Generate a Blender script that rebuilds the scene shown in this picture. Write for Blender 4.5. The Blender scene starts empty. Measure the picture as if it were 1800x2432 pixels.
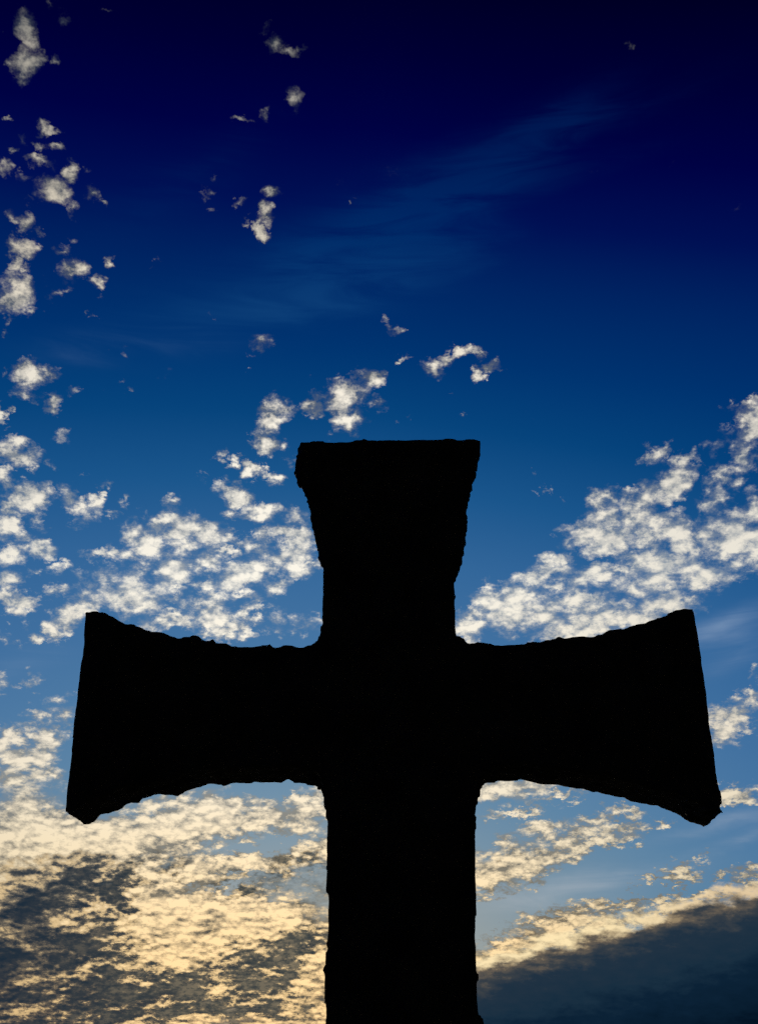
import bpy, bmesh, math
from mathutils import Vector, Matrix, noise
R = math.radians
scene = bpy.context.scene
col = scene.collection

# ------------------------------------------------------------------ camera
FW, FH, FOC = 1652.0, 2232.0, 2420.0          # units in which the sky and the stone were surveyed
PITCH, EYE = R(25.5), 1.6
cam = bpy.data.cameras.new('camera')
cam_o = bpy.data.objects.new('camera', cam); col.objects.link(cam_o); scene.camera = cam_o
cam.sensor_fit = 'VERTICAL'; cam.sensor_height = 36; cam.lens = 36 * FOC / FH
cam.clip_start = 0.05; cam.clip_end = 20000
cam_o.location = (0, 0, EYE); cam_o.rotation_euler = (R(90) + PITCH, 0, 0)
scene.view_settings.view_transform = 'Standard'; scene.view_settings.look = 'None'
scene.view_settings.exposure = 0; scene.view_settings.gamma = 1
scene.render.engine = 'CYCLES'
scene.cycles.use_adaptive_sampling = True; scene.cycles.adaptive_threshold = 0.04; scene.cycles.adaptive_min_samples = 8
scene.cycles.max_bounces = 3; scene.cycles.use_denoising = False

def ray(px, py):
    """survey pixel -> world direction"""
    x = (px - FW / 2) / FOC; y = (FH / 2 - py) / FOC
    c, s = math.cos(PITCH), math.sin(PITCH)
    return Vector((x, c - y * s, s + y * c)).normalized()
def azel(px, py):
    d = ray(px, py)
    return Vector((math.atan2(d.x, d.y), math.asin(d.z)))

# ------------------------------------------------------------------ sun: low behind the stone
SUN_AZ, SUN_EL = R(-4), R(6.0)
sun = bpy.data.lights.new('sun', 'SUN'); sun.energy = 2.0; sun.angle = R(0.5); sun.color = (1, .82, .6)
sun_o = bpy.data.objects.new('sun', sun); col.objects.link(sun_o)
sd = Vector((math.sin(SUN_AZ) * math.cos(SUN_EL), math.cos(SUN_AZ) * math.cos(SUN_EL), math.sin(SUN_EL)))
sun_o.rotation_euler = sd.to_track_quat('Z', 'Y').to_euler()

# ------------------------------------------------------------------ world: evening sky with clouds
world = bpy.data.worlds.new('World'); scene.world = world; world.use_nodes = True
nt = world.node_tree; nt.nodes.clear(); N = nt.nodes; Lk = nt.links
try: world.cycles.sampling_method = 'MANUAL'; world.cycles.sample_map_resolution = 256
except Exception: pass

def nd(t, **kw):
    n = N.new(t)
    for k, v in kw.items(): setattr(n, k, v)
    return n
def put(sock, v):
    if isinstance(v, bpy.types.NodeSocket): Lk.new(v, sock)
    else: sock.default_value = v
def M(op, a, b=None, c=None, clamp=False):
    n = nd('ShaderNodeMath', operation=op, use_clamp=clamp)
    put(n.inputs[0], a)
    if b is not None: put(n.inputs[1], b)
    if c is not None: put(n.inputs[2], c)
    return n.outputs[0]
def VM(op, a, b=None, s=None):
    n = nd('ShaderNodeVectorMath', operation=op)
    put(n.inputs[0], a)
    if b is not None: put(n.inputs[1], b)
    if s is not None: put(n.inputs['Scale'], s)
    return n.outputs['Value' if op in ('DOT_PRODUCT', 'LENGTH') else 'Vector']
def XYZ(x, y, z=0.0):
    n = nd('ShaderNodeCombineXYZ')
    for i, v in enumerate((x, y, z)): put(n.inputs[i], v)
    return n.outputs[0]
def SM(v, a, b, lo=0.0, hi=1.0):
    n = nd('ShaderNodeMapRange', interpolation_type='SMOOTHSTEP')
    put(n.inputs[0], v); put(n.inputs[1], a); put(n.inputs[2], b); put(n.inputs[3], lo); put(n.inputs[4], hi)
    return n.outputs[0]
def NOISE(v, scale, detail=4, rough=.55, lac=2.0, dist=0.0, color=False):
    n = nd('ShaderNodeTexNoise', noise_dimensions='2D')
    put(n.inputs['Vector'], v); put(n.inputs['Scale'], scale); put(n.inputs['Detail'], detail)
    put(n.inputs['Roughness'], rough); put(n.inputs['Lacunarity'], lac); put(n.inputs['Distortion'], dist)
    return n.outputs['Color' if color else 'Fac']
def lin(c):
    return tuple(((v / 255) / 12.92 if v / 255 <= .04045 else ((v / 255 + .055) / 1.055) ** 2.4) for v in c)
def RAMP(f, stops, interp='LINEAR'):
    n = nd('ShaderNodeValToRGB'); cr = n.color_ramp; cr.interpolation = interp
    while len(cr.elements) < len(stops): cr.elements.new(0.5)
    for e, (p, c) in zip(cr.elements, sorted(stops)): e.position = p
    for e, (p, c) in zip(cr.elements, sorted(stops)): e.color = (*c, 1)
    put(n.inputs[0], f); return n.outputs[0]
def MIX(f, a, b):
    n = nd('ShaderNodeMix', data_type='RGBA')
    put(n.inputs[0], f); put(n.inputs[6], a); put(n.inputs[7], b)
    return n.outputs[2]

tc = nd('ShaderNodeTexCoord'); D = VM('NORMALIZE', tc.outputs['Generated'])
sp = nd('ShaderNodeSeparateXYZ'); Lk.new(D, sp.inputs[0]); dx, dy, dz = sp.outputs
AZ = M('ARCTAN2', dx, dy); EL = M('ARCSINE', dz)
ELd = M('MULTIPLY', EL, 180 / math.pi)
daz = M('MULTIPLY', M('SUBTRACT', AZ, SUN_AZ), .5)
TH0 = M('MULTIPLY', M('ARCCOSINE', M('MULTIPLY', M('COSINE', EL), M('COSINE', daz))), 180 / math.pi)   # degrees from the sunset point
TH = M('ADD', TH0, M('MULTIPLY', M('MAXIMUM', AZ, 0.0), .10 * 180 / math.pi))
# cloud-deck coordinates: a curved sheet overhead, squeezed towards the horizon
den = M('ADD', M('MAXIMUM', dz, 0.0), 0.38)
PX, PY = M('DIVIDE', dx, den), M('DIVIDE', dy, den)
P = XYZ(PX, PY)
Q0 = XYZ(AZ, EL)
wn = NOISE(P, 11.0, 3, .6, color=True)
wf = NOISE(P, 40.0, 4, .68, color=True)
Qs = VM('ADD', Q0, VM('MULTIPLY', VM('SUBTRACT', wn, (.5, .5, .5)), (.020, .016, 0)))
Q = VM('ADD', Qs, VM('MULTIPLY', VM('SUBTRACT', wf, (.5, .5, .5)), (.034, .028, 0)))

def blobs(items, vec=None, peak=False):
    """sum of soft elliptical cloud cells; every cell is placed on the sky by azimuth and elevation"""
    acc = None
    vec = vec or Q
    for it in items:
        x, y, rx, ry, rot, w = it
        c = azel(x, y)
        J = Matrix(((0, 0), (0, 0)))
        for k, (ex, ey) in enumerate(((1, 0), (0, 1))):
            g = azel(x + ex, y + ey) - c
            J[0][k], J[1][k] = g.x, g.y
        a = R(rot)
        A = J @ Matrix(((math.cos(a), -math.sin(a)), (math.sin(a), math.cos(a)))) @ Matrix(((rx, 0), (0, ry)))
        # 2x2 polar decomposition -> ellipse axes
        B = A @ A.transposed()
        tr, dt = B[0][0] + B[1][1], B[0][0] * B[1][1] - B[0][1] ** 2
        q = math.sqrt(max(tr * tr / 4 - dt, 0))
        l1, l2 = tr / 2 + q, max(tr / 2 - q, 1e-12)
        an = .5 * math.atan2(2 * B[0][1], B[0][0] - B[1][1])
        mp = nd('ShaderNodeMapping', vector_type='TEXTURE')
        Lk.new(vec, mp.inputs[0])
        mp.inputs[1].default_value = (c.x, c.y, 0); mp.inputs[2].default_value = (0, 0, an)
        mp.inputs[3].default_value = (math.sqrt(l1), math.sqrt(l2), 1)
        g = nd('ShaderNodeTexGradient', gradient_type='SPHERICAL'); Lk.new(mp.outputs[0], g.inputs[0])
        if peak and acc is not None: acc = M('MAXIMUM', acc, M('MULTIPLY', g.outputs['Fac'], w))
        else: acc = M('MULTIPLY_ADD', g.outputs['Fac'], w, acc if acc is not None else 0.0)
    return acc

PUFF = [
# upper left
(60,140,52,62,0,1.25),(60,62,40,52,0,1.0),(118,125,22,28,0,.7),(140,28,28,24,20,.8),(108,5,20,14,0,.6),(0,65,14,22,0,.7),(245,18,38,14,10,.42),
(598,98,38,42,0,1.0),(628,116,42,22,0,.72),(572,60,22,24,30,.6),(655,100,18,20,0,.55),(635,218,32,40,0,.7),(578,250,24,28,0,.5),(530,258,30,14,0,.42),
(8,257,16,10,0,.6),(107,276,28,22,0,.8),(50,300,24,26,0,.65),(88,315,24,18,0,.65),(125,320,36,18,15,.7),(38,330,16,18,0,.6),(95,350,52,20,5,.8),(12,370,26,28,0,.65),(55,385,42,20,0,.55),
(118,410,58,50,0,1.15),(158,375,30,36,0,1.0),(155,450,32,22,15,.75),(205,422,34,30,35,.95),(230,448,22,14,40,.55),(196,378,20,16,0,.5),(70,440,30,14,0,.42),
(55,480,32,34,40,.75),(20,470,30,24,0,.55),(85,505,20,14,40,.55),(40,540,46,40,20,1.0),(130,545,34,22,-10,.85),(165,520,26,20,0,.55),
(593,418,30,26,0,1.0),(580,462,32,32,0,1.1),(565,500,27,27,0,1.1),(535,482,18,12,0,.5),
(462,388,12,24,10,.55),(447,420,22,18,0,.5),(520,448,24,16,0,.5),(452,453,18,10,0,.46),(765,435,12,8,0,.55),(785,422,10,8,0,.42),(497,435,10,10,0,.42),(1365,92,20,26,0,.38),
# left, upper middle
(30,575,30,30,20,.8),(55,590,24,16,0,.7),(28,645,66,62,0,1.4),(65,680,26,18,0,.8),(160,588,48,46,0,1.2),(210,622,26,34,20,.95),(115,640,24,28,0,.75),(145,632,36,16,0,.65),(240,568,14,18,30,.6),(100,610,20,18,0,.5),
(340,570,18,14,30,.5),(322,592,12,14,40,.4),(225,660,24,16,0,.4),(20,705,16,18,0,.55),(12,732,16,14,0,.5),(54,722,12,10,0,.4),(197,693,14,10,0,.45),
(68,815,60,44,10,1.2),(110,812,42,36,0,1.0),(55,855,44,24,10,.85),(110,878,38,36,0,.95),(160,850,28,24,0,.6),(8,815,14,18,0,.7),(5,895,18,28,0,.85),(20,930,16,12,0,.42),
(245,762,22,16,0,.52),(288,770,18,18,0,.5),(222,838,16,12,0,.52),(270,838,28,12,10,.65),(292,848,14,14,20,.6),(470,688,18,10,0,.5),(565,748,42,36,0,.88),(538,805,9,7,0,.45),
(130,960,26,30,-40,.6),(38,988,74,44,10,1.25),(115,1015,32,18,10,.65),(65,1023,22,16,0,.65),(165,1028,30,10,0,.45),
(228,1057,36,16,-10,.7),(592,905,46,64,30,1.15),(618,888,36,36,0,.9),(575,960,40,44,0,1.0),(612,962,28,26,0,.75),
(684,880,50,36,-25,1.05),(755,870,62,48,-15,1.15),(765,912,58,38,0,1.1),(812,830,46,40,0,1.15),(735,835,30,18,0,.52),(825,890,30,24,0,.85),(790,868,40,36,0,.7),(720,945,24,16,0,.42),(680,828,14,14,0,.35),
(478,1000,20,26,0,.6),(512,1012,26,20,0,.85),(550,1032,34,26,10,1.05),(600,1040,38,22,0,1.0),(512,1075,60,40,5,1.25),(640,1010,20,24,0,.5),(445,1045,20,14,0,.42),
(858,715,28,22,20,.7),(880,722,16,10,0,.42),(840,702,20,12,-20,.52),(876,777,20,14,0,.75),
(941,808,42,30,10,1.05),(965,785,32,22,-20,.9),(1000,768,42,22,-10,1.0),(1035,770,27,22,40,.9),(1045,790,14,16,0,.5),(1072,798,26,20,-15,.8),(1050,822,24,18,-20,.75),
(892,915,12,12,0,.5),(858,917,12,14,0,.45),(1003,905,12,10,0,.4),(977,855,10,10,0,.42),
# left column
(10,1050,44,42,0,1.15),(72,1083,62,46,0,1.2),(22,1100,50,34,0,1.05),(145,1080,36,42,20,.85),(175,1103,38,24,0,.85),(205,1100,28,30,0,.75),(222,1085,22,14,0,.75),(270,1095,24,22,0,.55),
(35,1123,50,22,0,.85),(82,1131,34,40,0,.85),(187,1128,46,38,0,.9),(247,1121,32,14,0,.75),
(20,1156,46,44,0,.95),(45,1171,40,26,0,.9),(75,1191,50,32,0,.9),(110,1198,42,26,0,.75),(20,1216,56,44,0,1.05),(72,1238,46,15,0,.8),(132,1238,38,22,0,.8),(20,1263,52,36,0,1.0),(15,1301,46,34,0,1.05),(55,1318,48,40,0,1.1),
(65,1386,44,28,-15,.85),(118,1376,36,46,0,1.05),(5,1386,24,40,0,.7),(50,1356,30,20,0,.5),(145,1393,24,10,0,.4),
# middle-left field
(380,1100,46,26,0,.85),(362,1138,64,46,0,1.15),(395,1160,42,42,0,1.0),(410,1135,42,40,0,.65),(300,1162,60,46,0,.8),(330,1190,62,50,0,1.1),(215,1208,50,26,0,1.0),(255,1205,52,30,0,.95),(285,1215,52,34,0,.95),(310,1235,52,40,0,.9),(257,1235,18,14,0,.65),
(445,1166,66,44,0,.85),(487,1174,48,30,0,.75),(405,1200,60,40,0,.9),(382,1238,80,62,0,1.3),(452,1232,52,42,0,1.0),(460,1205,40,34,0,.6),(492,1207,42,19,0,.95),
(457,1276,56,26,0,1.05),(127,1281,58,22,0,.85),(177,1263,46,34,0,.85),(225,1255,62,34,0,.8),(240,1271,52,36,0,.8),(285,1260,60,40,0,.8),(295,1303,96,62,0,1.2),(345,1290,62,42,0,.75),(190,1301,62,36,0,.8),(160,1336,74,46,-15,1.05),
(380,1300,42,22,0,.8),(407,1310,48,38,20,.85),(110,1296,30,14,0,.55),(385,1350,70,34,0,1.15),(330,1355,52,34,0,.7),(270,1348,42,22,0,.55),(462,1318,58,54,0,1.15),(475,1345,82,38,0,1.1),(500,1372,72,36,0,1.2),(535,1338,38,42,0,1.0),(442,1380,42,24,0,1.0),(530,1302,60,26,0,1.05),
(540,1250,94,54,-20,1.3),(575,1235,52,42,0,.95),(597,1272,54,32,0,.95),(620,1208,84,40,0,1.15),(655,1243,60,36,0,1.05),(692,1228,36,24,0,1.0),(560,1190,62,42,0,1.0),(575,1165,52,30,0,1.05),(615,1158,62,36,0,1.05),(655,1172,62,44,0,1.0),(575,1120,64,42,0,1.1),(505,1120,38,28,0,.85),(645,1126,52,36,0,.75),(525,1180,32,24,0,.65),
(602,1358,48,46,0,.68),(670,1363,62,46,0,.72),(652,1375,20,20,0,.65),
# left of the left arm
(5,1491,36,40,0,.65),(35,1503,40,14,0,.55),(72,1481,34,26,0,.55),(132,1551,62,50,0,1.05),(90,1561,52,38,0,.9),(72,1586,60,18,0,.65),(95,1616,64,62,0,1.15),(125,1621,40,44,0,.65),(25,1611,64,36,0,1.0),(45,1655,115,52,0,1.2),(0,1581,20,16,0,.5),(20,1690,150,50,0,.95),(110,1690,60,34,0,.8),(10,1625,60,60,0,.95),
# right band above the arm
(1575,895,20,22,0,.45),(1600,890,26,30,20,.6),(1635,880,20,22,0,.55),(1640,930,55,72,20,1.2),(1622,990,50,70,-10,1.0),(1595,960,36,36,0,.6),(1560,965,52,30,-30,.62),
(1425,990,44,34,-45,.9),(1440,970,30,18,-30,.75),(1550,1085,52,62,-10,1.0),(1565,1040,40,46,0,.95),(1595,1050,40,42,0,.85),(1530,1025,24,24,0,.62),
(1315,1090,50,40,0,1.0),(1400,1090,84,52,-30,1.1),(1460,1050,74,50,-40,1.1),(1480,1000,52,32,-40,.75),(1430,1035,46,36,-40,.6),
(1166,1025,14,14,0,.5),(1190,1065,18,12,0,.55),(1205,1060,12,12,0,.42),(1230,1090,20,18,-30,.55),(1157,1073,12,9,0,.42),(1650,1110,52,62,0,1.05),
(1331,1138,84,46,0,.9),(1306,1171,92,50,0,1.1),(1356,1171,70,50,0,.95),(1386,1131,70,50,0,.9),(1241,1181,36,36,0,.75),(1421,1176,72,42,0,1.0),(1466,1161,72,62,0,1.1),(1486,1191,52,40,0,.95),
(1386,1221,72,50,0,1.0),(1436,1221,80,60,0,1.15),(1206,1236,74,46,0,1.1),(1251,1223,36,26,0,.75),(1296,1251,62,42,0,1.1),(1341,1248,52,26,0,.9),(1156,1258,60,30,0,.9),(1261,1266,62,46,0,.9),(1201,1276,52,26,0,.95),(1106,1281,46,32,0,.9),(1126,1293,72,54,0,1.1),(1076,1311,64,52,0,1.0),
(1121,1346,112,70,0,1.15),(1191,1336,100,70,0,1.1),(1241,1311,72,44,0,1.0),(1291,1311,82,42,0,.9),(1356,1291,100,50,0,1.0),(1416,1256,90,60,0,1.0),(1326,1336,100,50,0,1.0),(1266,1351,70,40,0,.8),(1236,1381,110,36,0,1.1),(1306,1371,100,36,0,1.0),(1376,1346,120,50,0,1.1),(1451,1316,120,50,0,1.1),(1496,1306,62,34,0,.95),(1441,1291,80,40,0,.9),(1516,1261,82,60,0,1.0),(1551,1241,112,56,0,1.0),(1596,1226,82,42,0,.95),(1646,1226,42,42,0,.85),(1621,1251,58,18,0,.65),(1546,1266,62,30,0,.8),
(1546,1161,62,62,0,.9),(1601,1146,72,62,0,1.05),(1626,1176,82,62,0,1.05),(1596,1186,72,46,0,1.0),(1031,1336,42,36,0,.9),(1018,1371,62,54,0,1.1),(1066,1379,22,12,0,.65),(1106,1381,42,20,0,.45),(1488,1133,32,26,0,.75),
# right of the right arm
(1571,1561,68,46,0,.9),(1571,1600,62,46,0,1.1),(1611,1561,62,36,-15,.75),(1626,1531,62,38,-15,.85),(1646,1466,24,30,0,.52),(1621,1588,52,15,0,.55),(1581,1636,14,8,0,.45),(1648,1516,42,30,0,.85),
# lower left
(60,1760,200,150,0,.72),(60,1850,260,100,0,.75),(200,1850,260,100,0,.75),(350,1800,260,90,-10,.85),(420,1760,160,60,-20,.55),(560,1790,250,46,-8,1.1),(500,1755,74,24,-15,.75),(620,1745,74,20,0,.7),(690,1750,70,64,0,.9),(640,1870,200,48,-8,.95),(690,1830,90,40,0,.75),(480,1885,150,48,-15,.75),
(200,2010,520,210,0,1.0),(560,2010,400,170,0,.8),(350,2160,720,260,0,1.05),(100,2140,400,220,0,.7),(40,1940,170,80,0,.7),(470,1932,130,22,-12,-.7),(350,2040,80,20,10,-.6),(270,1990,66,24,0,-.6),(600,1842,130,24,-8,-.6),(650,2160,150,120,0,.8),(560,1960,150,18,-10,-.4),(450,2060,120,22,-5,-.4),
# lower right
(1106,1719,150,46,-8,1.1),(1051,1729,62,42,0,1.0),(1221,1734,115,15,-10,.9),(1121,1771,130,15,-6,.9),(1298,1779,72,27,-12,1.0),(1363,1769,64,22,0,1.0),(1176,1809,132,30,-12,1.0),(1261,1811,52,28,0,.95),(1313,1806,62,34,0,1.0),(1361,1801,70,26,-5,1.05),(1408,1797,24,13,0,.9),(1446,1794,28,17,0,.95),
(1106,1884,215,62,-15,1.15),(1176,1869,200,46,-15,1.15),(1276,1844,165,28,-14,1.15),(1330,1838,96,20,-12,1.0),(1066,1922,124,40,-8,1.1),(1151,1906,92,28,-15,.95),(1256,1824,124,20,-12,.85),(1096,1834,22,13,0,.7),(1371,1836,42,11,0,.7),
(1416,1908,26,12,0,.9),(1476,1904,62,26,0,1.1),(1578,1899,48,12,-8,.85),(1531,1881,38,10,-15,.52),(1636,1901,62,23,-10,.9),(1641,1886,42,12,0,.7),(1386,1927,14,9,0,.65),(1476,1936,26,9,0,.65),
(1606,1729,104,26,0,1.15),(1646,1724,42,32,0,.95),(1578,1747,16,11,0,.85),(1596,1751,14,9,0,.65),
(1331,1969,132,22.4,0,1.05),(1266,1979,112,20.8,0,1.0),(1226,2001,122,22.4,0,1.05),(1401,1961,64,12.0,0,.85),(1441,1964,84,19.2,0,.95),(1371,1989,64,12.8,0,.8),(1176,2006,82,13.6,0,.85),(1166,2024,92,16.0,0,.95),(1226,2024,200,38.4,-12,1.1),(1326,2014,200,33.6,-14,1.1),(1176,2054,200,43.2,-10,1.15),(1086,2069,124,24.0,-5,1.1),(1076,2089,164,35.2,-8,1.1),(1426,1989,164,20.8,-14,1.05),(1526,1961,144,17.6,-10,1.0),(1591,1944,102,16.0,-8,.95),(1641,1934,64,19.2,0,1.05),(1098,2031,32,7.2,0,.6),(1076,2046,140,8.0,-3,.5),
]
DARK = [(130,1925,200,95,5,1.2),(235,1935,110,70,20,1.0),(230,2005,150,46,18,.95),(-10,2090,230,220,0,1.6),(60,2130,300,180,0,1.2),(210,2090,200,80,0,.8),(320,1900,140,56,0,.6),(525,1938,110,48,-15,.95),(680,1905,110,80,0,1.0),(600,1920,100,40,-10,.6),(560,2100,160,80,20,.95),(510,2170,240,90,0,1.1),(330,2190,180,110,0,.9),(120,2220,420,80,0,.8),(620,2070,130,80,0,.75),(660,2045,90,60,0,.85),(450,2130,160,80,0,.8),(290,1985,90,30,10,.6),(560,2200,160,70,0,.7),(1090,1870,120,22,-10,.4)]
STREAK = [(1120,310,420,100,-28,.7),(1076,345,260,56,-30,.55),(1176,392,380,50,-12,.6),(900,480,460,190,-24,.85),(860,540,330,130,-12,.55),(1400,240,330,55,-25,.5),(1230,270,220,70,-30,.4),(450,360,420,110,-34,.5),(480,720,480,90,-8,.5),(160,760,180,60,0,.35),(640,600,520,140,-16,.6),(1576,1366,190,50,-25,.95),(1600,1430,150,50,-25,.6),(1560,1800,260,34,-15,.75),(1620,1830,170,22,-18,.7),(1300,1930,380,70,-10,.5),(1180,1950,280,50,-10,.5),(850,620,360,110,-8,.4),(60,1440,160,60,-10,.4)]


# ---- clear sky: Nishita, graded to the deep polarised blue of the photograph
sky = nd('ShaderNodeTexSky', sky_type='NISHITA', sun_disc=False)
sky.sun_elevation = SUN_EL; sky.sun_rotation = SUN_AZ; sky.ozone_density = 1.0
soft = nd('ShaderNodeGamma'); Lk.new(sky.outputs[0], soft.inputs[0]); soft.inputs[1].default_value = .2
NISH = [(0, (20, 20, 8)), (3, (20, 18, 11)), (8, (19, 16, 9.6)), (12, (16, 12, 7.3)), (18, (9.5, 7.7, 5.3)), (24, (5.5, 5, 4.1)), (29, (3.4, 3.4, 3.2)), (34, (2.3, 2.5, 2.66)), (39, (1.7, 2, 2.3)), (44, (1.3, 1.65, 2)), (50, (.95, 1.3, 1.6)), (60, (.8, 1.1, 1.4)), (180, (.8, 1.1, 1.4))]
def nish(t):
    for (a, A), (b, B) in zip(NISH, NISH[1:]):
        if a <= t <= b:
            f = (t - a) / (b - a); return [u + (v - u) * f for u, v in zip(A, B)]
SKY = [(1, (182, 168, 146)), (5, (150, 158, 160)), (7, (138, 153, 163)), (10, (116, 144, 166)), (13, (94, 133, 166)), (16, (80, 124, 165)), (19, (68, 115, 161)), (23.5, (51, 103, 154)), (27, (27, 87, 141)), (30.6, (6, 68, 124)), (34, (0, 52, 112)), (38, (0, 36, 98)), (41, (0, 16, 84)), (44.5, (0, 2, 68)), (48, (0, 0, 52)), (52, (0, 0, 34)), (58, (0, 0, 20)), (75, (0, 0, 10)), (110, (1, 1, 7))]
stops = []
for t, c in SKY:
    stops.append((t / 120, tuple(u / (v ** .2) for u, v in zip(lin(c), nish(t)))))
grade = RAMP(M('DIVIDE', TH, 120), stops)
SKYC = VM('MULTIPLY', soft.outputs[0], grade)

# ---- high thin streaks of ice cloud
cov_i = blobs(STREAK, Qs)
sv = nd('ShaderNodeMapping'); Lk.new(Q0, sv.inputs[0]); sv.inputs[2].default_value = (0, 0, R(-24)); sv.inputs[3].default_value = (3.2, 26, 1)
ni = NOISE(sv.outputs[0], 1.7, 8, .6, dist=.5)
ai = M('MULTIPLY', SM(M('MULTIPLY', cov_i, M('MULTIPLY_ADD', ni, 2.2, -.40)), .0, 1.25), .36, clamp=True)
streak_c = RAMP(M('DIVIDE', ELd, 60), [(0, lin((215, 205, 195))), (.2, lin((190, 200, 212))), (.4, lin((140, 170, 205))), (.58, lin((30, 86, 140))), (.66, lin((0, 62, 122))), (.76, lin((0, 36, 98))), (1, lin((0, 14, 60)))])
C1 = MIX(ai, SKYC, streak_c)

# ---- puffs
def puff(off):
    p = P if off is None else VM('ADD', P, off)
    wv = NOISE(p, 22.0, 4, .62, color=True)
    pw = VM('ADD', p, VM('SCALE', VM('SUBTRACT', wv, (.5, .5, .5)), s=.045))
    fb = NOISE(p, 18.0, 9, .66)
    cells = []
    for sc in (22.0, 52.0):
        vo = nd('ShaderNodeTexVoronoi', voronoi_dimensions='2D', feature='F1')
        Lk.new(pw, vo.inputs['Vector']); vo.inputs['Scale'].default_value = sc
        cells.append(M('SUBTRACT', 1.0, vo.outputs['Distance']))
    return M('MULTIPLY_ADD', fb, 1.5, M('MULTIPLY_ADD', cells[0], .30, M('MULTIPLY', cells[1], .22))), fb, cells[1]
n0, f0, c0_ = puff(None)
n1, f1, c1_ = puff((0.0, 0.014, 0.0))
low_left = lambda b: b[1] > 1700 and b[0] < 720
cov_s = blobs([b for b in PUFF if low_left(b)])
cov_m = blobs([b for b in PUFF if not low_left(b)], peak=True)
COV = M('MAXIMUM', M('MINIMUM', cov_s, 1.15), cov_m)
COV = M('ADD', COV, SM(COV, .0, .34, -.34, .0))
low = SM(ELd, 16.0, 6.0)                                            # towards the horizon the layer is seen edge-on and closes up
dens = M('ADD', COV, M('MULTIPLY_ADD', M('SUBTRACT', n0, 1.06), M('MULTIPLY_ADD', low, -.35, 1.12), M('MULTIPLY_ADD', low, .12, -.23)))
alpha = M('POWER', SM(dens, -.22, .66), 1.65)
side = M('MULTIPLY', M('SUBTRACT', n0, n1), 1.25)                    # towards / away from the low sun
body = M('MULTIPLY_ADD', SM(dens, .05, 1.1), .80, .05)
fine = NOISE(P, 60.0, 5, .68)
crev = M('ADD', M('MULTIPLY_ADD', c0_, .50, -.25), M('MULTIPLY_ADD', fine, .7, -.35))
fE = NOISE(VM('MULTIPLY', P, (1.0, .7, 1)), 15.0, 8, .64)
fold = M('MULTIPLY', low, M('MULTIPLY_ADD', M('SUBTRACT', .5, fE), 2.4, -.14))   # thicker folds of the low layer pass less light
light = M('ADD', M('ADD', M('ADD', side, body), crev), fold, clamp=True)
e60 = M('DIVIDE', ELd, 60)
lit_c = RAMP(e60, [(0, lin((252, 205, 140))), (.05, lin((255, 224, 168))), (.12, lin((255, 236, 198))), (.22, lin((255, 243, 220))), (.36, lin((255, 249, 234))), (.52, lin((250, 242, 226))), (.62, lin((232, 221, 200))), (.72, lin((196, 189, 175))), (.85, lin((148, 146, 138)))])
shd_c = RAMP(e60, [(0, lin((112, 92, 70))), (.06, lin((120, 106, 84))), (.12, lin((126, 120, 106))), (.2, lin((145, 146, 142))), (.36, lin((150, 160, 170))), (.52, lin((105, 112, 120))), (.7, lin((66, 74, 86))), (.85, lin((60, 66, 76)))])
near = SM(TH0, 13.0, 3.0)
lit_c = MIX(M('MULTIPLY', near, .7), lit_c, (*lin((255, 216, 156)), 1))
lit_c = VM('SCALE', lit_c, s=M('ADD', SM(M('ABSOLUTE', daz), R(11), R(1), .84, 1.0), M('MULTIPLY', near, .14)))
puff_c = MIX(light, shd_c, lit_c)
# thick, unlit stratus low on the left
cov_d = blobs(DARK, Qs)
fD = NOISE(P, 7.0, 6, .62)
dk = M('ADD', M('MULTIPLY', M('MINIMUM', cov_d, 1.15), .98), M('ADD', M('MULTIPLY_ADD', M('SUBTRACT', fD, .5), 1.8, -.40), M('MULTIPLY', SM(AZ, R(-18.5), R(-10), .35, 1.0), M('ADD', M('ADD', M('MULTIPLY', M('SUBTRACT', fE, .5), 2.6), M('MULTIPLY', M('SUBTRACT', fine, .5), 1.0)), M('MULTIPLY', side, -1.2)))))
dk = M('MULTIPLY', SM(dk, -.20, 1.05), SM(cov_d, .0, .22))
dark_c = MIX(SM(M('ADD', AZ, M('MULTIPLY', fE, R(8))), R(-14), R(-2)), (*lin((18, 38, 55)), 1), RAMP(M('MULTIPLY_ADD', M('SUBTRACT', fine, .5), .8, M('SUBTRACT', 1.0, fE)), [(.30, lin((112, 104, 88))), (.46, lin((72, 74, 70))), (.62, lin((44, 54, 60)))]))
dark_c = MIX(M('MULTIPLY', M('POWER', light, 1.6), .012), dark_c, lit_c)
dkf = M('SUBTRACT', 1.0, M('POWER', M('SUBTRACT', 1.0, dk), 1.9))
puff_c = MIX(M('MULTIPLY', dkf, .995), puff_c, dark_c)
lining = M('MULTIPLY', SM(dk, .08, .28), SM(dk, .62, .34))          # thin edges of the dark masses pass the sun's light
puff_c = MIX(M('MULTIPLY', M('MULTIPLY', lining, light), .40), puff_c, (*lin((255, 216, 150)), 1))
C2 = MIX(M('MULTIPLY', alpha, .985), C1, puff_c)

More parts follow.
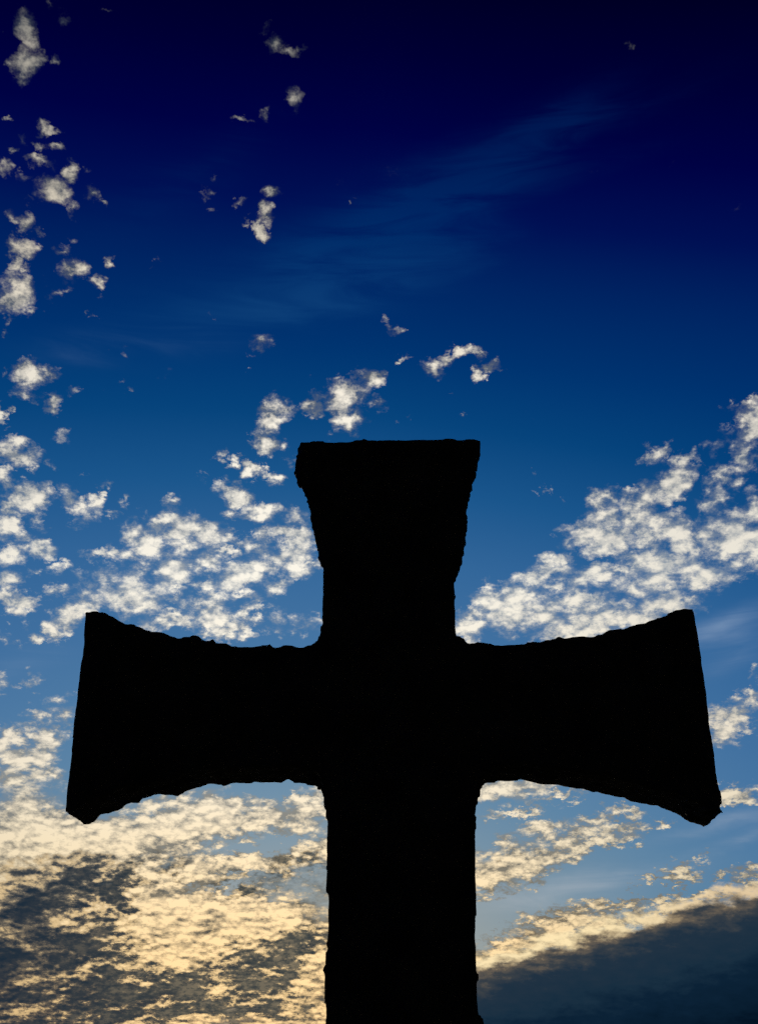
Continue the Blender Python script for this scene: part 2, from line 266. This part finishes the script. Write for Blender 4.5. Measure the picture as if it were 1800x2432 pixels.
# ---- the dense bank low on the right, its top edge rising to the right
a, b = azel(1041, 2107), azel(1646, 1938)
m = (b.y - a.y) / (b.x - a.x)
top = M('MULTIPLY_ADD', AZ, m, a.y - m * a.x)
bn = NOISE(P, 12.0, 7, .62)
depth = M('ADD', M('DIVIDE', M('SUBTRACT', top, EL), 28 / FOC), M('MULTIPLY', M('SUBTRACT', bn, .5), 2.6))   # in steps of ~28 survey px
gate = SM(AZ, azel(820, 2100).x, azel(960, 2100).x)
rim = M('MULTIPLY', M('MULTIPLY', SM(depth, -.95, -.2), gate), SM(f0, .28, .52))
C2 = MIX(M('MULTIPLY', rim, .95), C2, RAMP(SM(AZ, azel(1250, 2000).x, azel(1650, 1950).x), [(0, lin((255, 232, 182))), (1, lin((228, 202, 162)))]))
ab = M('MULTIPLY', SM(depth, -.25, .5), gate)
bank_n = NOISE(XYZ(M('MULTIPLY', AZ, 9), M('MULTIPLY', EL, 42)), 2.2, 6, .6)
bank_p = NOISE(P, 30.0, 5, .6)
bd = M('ADD', depth, M('ADD', M('MULTIPLY', M('SUBTRACT', bank_n, .5), 1.6), M('MULTIPLY', M('SUBTRACT', .5, bank_p), 2.2)))
bank_c = RAMP(M('DIVIDE', bd, 9), [(0, lin((150, 132, 104))), (.05, lin((98, 90, 80))), (.12, lin((58, 64, 70))), (.22, lin((33, 50, 66))), (.42, lin((24, 46, 64))), (.58, lin((12, 34, 54))), (.8, lin((8, 28, 46))), (1, lin((2, 16, 32)))])
C3 = MIX(ab, C2, bank_c)

bg = nd('ShaderNodeBackground'); bg.inputs['Strength'].default_value = 0.1
Lk.new(VM('SCALE', C3, s=10.0), bg.inputs['Color'])
out = nd('ShaderNodeOutputWorld'); Lk.new(bg.outputs[0], out.inputs['Surface'])

# ------------------------------------------------------------------ materials
def stone_material():
    m = bpy.data.materials.new('dark_weathered_stone'); m.use_nodes = True
    t = m.node_tree; b = t.nodes['Principled BSDF']; b.inputs['Roughness'].default_value = .95
    b.inputs['Specular IOR Level'].default_value = .1
    tcn = t.nodes.new('ShaderNodeTexCoord')
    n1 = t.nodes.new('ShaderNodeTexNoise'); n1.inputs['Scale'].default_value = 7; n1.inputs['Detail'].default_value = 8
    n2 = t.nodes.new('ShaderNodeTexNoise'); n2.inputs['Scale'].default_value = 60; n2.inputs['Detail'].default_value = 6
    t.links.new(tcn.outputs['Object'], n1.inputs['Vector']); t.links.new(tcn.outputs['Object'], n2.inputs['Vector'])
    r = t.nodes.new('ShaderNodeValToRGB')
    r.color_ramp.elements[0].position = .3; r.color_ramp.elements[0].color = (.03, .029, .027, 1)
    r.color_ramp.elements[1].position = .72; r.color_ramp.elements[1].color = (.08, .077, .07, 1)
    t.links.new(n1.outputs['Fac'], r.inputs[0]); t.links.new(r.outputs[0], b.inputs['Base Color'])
    bp = t.nodes.new('ShaderNodeBump'); bp.inputs['Strength'].default_value = .6; bp.inputs['Distance'].default_value = .01
    t.links.new(n2.outputs['Fac'], bp.inputs['Height']); t.links.new(bp.outputs[0], b.inputs['Normal'])
    return m
def ground_material():
    m = bpy.data.materials.new('dry_turf'); m.use_nodes = True
    t = m.node_tree; b = t.nodes['Principled BSDF']; b.inputs['Roughness'].default_value = 1
    n1 = t.nodes.new('ShaderNodeTexNoise'); n1.inputs['Scale'].default_value = 3; n1.inputs['Detail'].default_value = 10
    tcn = t.nodes.new('ShaderNodeTexCoord'); t.links.new(tcn.outputs['Object'], n1.inputs['Vector'])
    r = t.nodes.new('ShaderNodeValToRGB')
    r.color_ramp.elements[0].color = (.022, .03, .012, 1); r.color_ramp.elements[1].color = (.07, .075, .035, 1)
    t.links.new(n1.outputs['Fac'], r.inputs[0]); t.links.new(r.outputs[0], b.inputs['Base Color'])
    return m
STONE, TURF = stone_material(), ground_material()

# ------------------------------------------------------------------ ground
bm = bmesh.new()
rings = [6, 30, 200, 1500, 9000]; seg = 48; prev = None
c0 = bm.verts.new((0, 0, 0))
for rad in rings:
    ring = [bm.verts.new((rad * math.cos(2 * math.pi * i / seg), rad * math.sin(2 * math.pi * i / seg), 0)) for i in range(seg)]
    for i in range(seg):
        j = (i + 1) % seg
        if prev is None: bm.faces.new((c0, ring[i], ring[j]))
        else: bm.faces.new((prev[i], ring[i], ring[j], prev[j]))
    prev = ring
me = bpy.data.meshes.new('ground'); bm.to_mesh(me); bm.free(); me.materials.append(TURF)
g = bpy.data.objects.new('ground', me); col.objects.link(g); g['kind'] = 'structure'

# ------------------------------------------------------------------ the stone cross
DIST, THICK = 4.0, 0.27
OUTLINE = [
(1048,965,'e'),(1046,958,'e'),(1041,957,'e'),(1026,956,'e'),(1001,957,'e'),(971,955,'e'),(963,958,'e'),(926,959,'e'),(876,959,'e'),(841,958,'e'),(826,960,'e'),(780,959,'e'),(755,963,'e'),(697,960,'e'),(656,962,'e'),(651,966,'e'),
(648,988,'r'),(645,1008,'r'),(644,1025,'r'),(648,1050,'r'),(655,1060,'r'),(664,1072,'r'),(670,1088,'r'),(675,1116,'r'),(681,1141,'r'),(687,1176,'r'),(695,1208,'r'),(702,1223,'r'),(708,1241,'r'),(708,1281,'r'),(706,1316,'e'),(707,1341,'e'),(704,1361,'e'),(700,1381,'e'),(692,1396,'e'),(682,1401,'e'),(667,1411,'e'),
(635,1408,'e'),(592,1405,'e'),(560,1408,'e'),(530,1411,'e'),(507,1410,'e'),(495,1402,'e'),(470,1401,'e'),(467,1393,'e'),(460,1390,'e'),(453,1389,'e'),(425,1388,'e'),(400,1387,'e'),(390,1391,'e'),(372,1385,'e'),(355,1378,'e'),(332,1375,'e'),(312,1370,'e'),(305,1363,'e'),(287,1358,'e'),(277,1359,'e'),(260,1353,'e'),(245,1344,'e'),(227,1339,'e'),(210,1332,'e'),(187,1333,'e'),
(176,1446,'e'),(165,1551,'e'),(152,1674,'e'),(146,1719,'e'),(144,1762,'e'),
(182,1798,'b'),(199,1797,'b'),(205,1791,'b'),(216,1785,'b'),(217,1776,'b'),(227,1776,'b'),(247,1770,'b'),(267,1764,'b'),(272,1755,'b'),(300,1748,'b'),(315,1741,'b'),(335,1743,'b'),(347,1735,'b'),(385,1733,'b'),(407,1724,'b'),(420,1720,'b'),(442,1716,'b'),(455,1711,'b'),(485,1712,'b'),(510,1707,'b'),(550,1707,'b'),(556,1704,'b'),(565,1706,'b'),(617,1707,'b'),(625,1700,'b'),(631,1699,'b'),(637,1704,'b'),(655,1705,'b'),(685,1711,'b'),(692,1710,'b'),(707,1721,'b'),
(713,1769,'e'),(717,1804,'e'),(715,1864,'e'),(714,1924,'e'),(719,1959,'e'),(717,1999,'e'),(715,2064,'e'),(712,2149,'e'),(713,2232,'e'),
(-.19,1.1,'g'),(-.21,-.25,'g'),(.43,-.25,'g'),(.39,1.1,'g'),
(1052,2232,'e'),(1051,2221,'e'),(1041,2216,'e'),(1037,2204,'e'),(1035,2174,'e'),(1038,2154,'e'),(1040,2126,'e'),(1033,2104,'e'),(1033,2054,'e'),(1034,1994,'e'),(1033,1934,'e'),(1035,1884,'e'),(1032,1829,'e'),(1033,1794,'e'),(1031,1774,'e'),
(1032,1751,'b'),(1038,1730,'b'),(1046,1715,'b'),(1056,1705,'b'),(1076,1704,'b'),(1082,1699,'b'),(1091,1701,'b'),(1126,1699,'b'),(1151,1704,'b'),(1186,1710,'b'),(1218,1711,'b'),(1226,1715,'b'),(1271,1721,'b'),(1286,1725,'b'),(1296,1725,'b'),(1316,1731,'b'),(1351,1740,'b'),(1357,1737,'b'),(1363,1743,'b'),(1378,1749,'b'),(1418,1758,'b'),(1431,1758,'b'),(1448,1766,'b'),(1473,1775,'b'),(1486,1783,'b'),(1501,1794,'b'),(1518,1797,'b'),
(1535,1797,'b'),
(1572,1782,'e'),(1573,1771,'e'),(1568,1756,'e'),(1570,1749,'e'),(1566,1729,'e'),(1560,1689,'e'),(1554,1631,'e'),(1548,1588,'e'),(1541,1531,'e'),(1533,1461,'e'),(1522,1388,'e'),(1513,1333,'e'),(1508,1326,'e'),
(1491,1324,'e'),(1463,1330,'e'),(1451,1339,'e'),(1431,1346,'e'),(1421,1350,'e'),(1406,1357,'e'),(1376,1362,'e'),(1358,1371,'e'),(1353,1369,'e'),(1326,1373,'e'),(1318,1378,'e'),(1306,1386,'e'),(1278,1388,'e'),(1271,1385,'e'),(1246,1388,'e'),(1228,1392,'e'),(1216,1390,'e'),(1176,1398,'e'),(1158,1397,'e'),(1146,1402,'e'),(1106,1403,'e'),(1086,1405,'e'),(1046,1402,'e'),(1021,1399,'e'),(998,1390,'e'),(987,1384,'e'),
(992,1376,'e'),(988,1358,'e'),(991,1331,'e'),(987,1311,'r'),(986,1278,'r'),(993,1258,'r'),(1003,1231,'r'),(1008,1206,'r'),(1012,1181,'r'),(1016,1136,'r'),(1017,1098,'r'),(1021,1093,'r'),(1026,1073,'r'),(1027,1052,'r'),(1032,1049,'r'),(1033,1038,'r'),(1040,1018,'r'),(1040,1008,'r'),(1043,985,'r'),
]

def on_plane(px, py, y):
    d = ray(px, py); k = y / d.y
    return d.x * k, EYE + d.z * k
front, back = [], []
z_top = max(on_plane(x, y, DIST)[1] for x, y, f in OUTLINE if f == 'e')
for x, y, f in OUTLINE:
    if f == 'e':                                   # dressed faces square to the front
        p = on_plane(x, y, DIST); front.append(p); back.append(p)
    elif f == 'b':                                 # undersides: what shows is the far edge
        p = on_plane(x, y, DIST + THICK); front.append(p); back.append(p)
    elif f == 'r':                                 # flanks of the head, worn back towards the rear
        p = on_plane(x, y, DIST); front.append(p)
        xi = x + (4 if x < 860 else -4)
        q = on_plane(xi, y, DIST + THICK)
        lim = z_top - .004 - .12 * max(0.0, z_top - p[1])
        back.append((q[0], min(q[1], lim)))
    else:                                          # 'g': the shaft's foot in the ground
        p = (x, y); front.append(p); back.append(p)
bm = bmesh.new()
fv = [bm.verts.new((x, DIST, z)) for x, z in front]
bv = [bm.verts.new((x, DIST + THICK, z)) for x, z in back]
n = len(fv)
bm.faces.new(fv); bm.faces.new(bv[::-1])
for i in range(n):
    j = (i + 1) % n
    bm.faces.new((fv[j], fv[i], bv[i], bv[j]))
bmesh.ops.triangulate(bm, faces=[f for f in bm.faces if len(f.verts) > 4])
bmesh.ops.recalc_face_normals(bm, faces=bm.faces)
me = bpy.data.meshes.new('rough_block'); bm.to_mesh(me); bm.free()
tmp = bpy.data.objects.new('rough_block', me); col.objects.link(tmp)
md = tmp.modifiers.new('remesh', 'REMESH'); md.mode = 'VOXEL'; md.voxel_size = .0085
dg = bpy.context.evaluated_depsgraph_get()
ev = bpy.data.meshes.new_from_object(tmp.evaluated_get(dg))
bpy.data.objects.remove(tmp); bpy.data.meshes.remove(me)
bm = bmesh.new(); bm.from_mesh(ev); bpy.data.meshes.remove(ev)
bm.normal_update()
moves = []
for v in bm.verts:
    p = v.co
    h = noise.fractal(p * 7, 1.0, 2.0, 3) * .004 + noise.fractal(p * 42, 1.0, 2.0, 2) * .0016
    chip = noise.noise(p * 13 + Vector((3, 9, 4))) - .28
    if chip > 0: h -= chip * .05                                   # knocked-off flakes
    lump = noise.noise(p * 24 + Vector((31, 2, 8))) - .35
    if lump > 0: h += lump * .03
    if abs(v.normal.x) > .9 and abs(p.x) > .9: h *= .25          # the sawn ends of the arms are smooth
    moves.append(v.normal * h)
for v, mv in zip(bm.verts, moves): v.co += mv
root = bpy.data.objects.new('stone_cross', None); col.objects.link(root)
XC = (on_plane(873, 1550, DIST)[0])
root.location = (XC, DIST + THICK / 2, 0)
root['label'] = 'tall rough stone cross with flared arms standing black against the evening sky'
root['category'] = 'cross'
bm.verts.ensure_lookup_table(); bm.faces.ensure_lookup_table()
xl, xr = on_plane(706, 1550, DIST)[0], on_plane(1010, 1550, DIST)[0]
zt = on_plane(850, 1400, DIST)[1]; zb = on_plane(850, 1715, DIST)[1]
def which(c):
    if c.z > zt: return 'head'
    if c.z < zb - .25: return 'shaft'
    if c.x < xl: return 'left'
    if c.x > xr: return 'right'
    return 'shaft'
groups = {}
for f in bm.faces: groups.setdefault(which(f.calc_center_median()), []).append(f)
for key, name in (('shaft', 'shaft'), ('head', 'upper_limb'), ('left', 'arm'), ('right', 'arm')):
    ids, verts, faces = {}, [], []
    for f in groups[key]:
        idx = []
        for v in f.verts:
            if v.index not in ids:
                ids[v.index] = len(verts); verts.append(v.co - root.location)
            idx.append(ids[v.index])
        faces.append(idx)
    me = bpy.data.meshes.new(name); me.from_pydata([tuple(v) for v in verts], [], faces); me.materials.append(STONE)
    for p in me.polygons: p.use_smooth = True
    o = bpy.data.objects.new(name, me); col.objects.link(o); o.parent = root
bm.free()
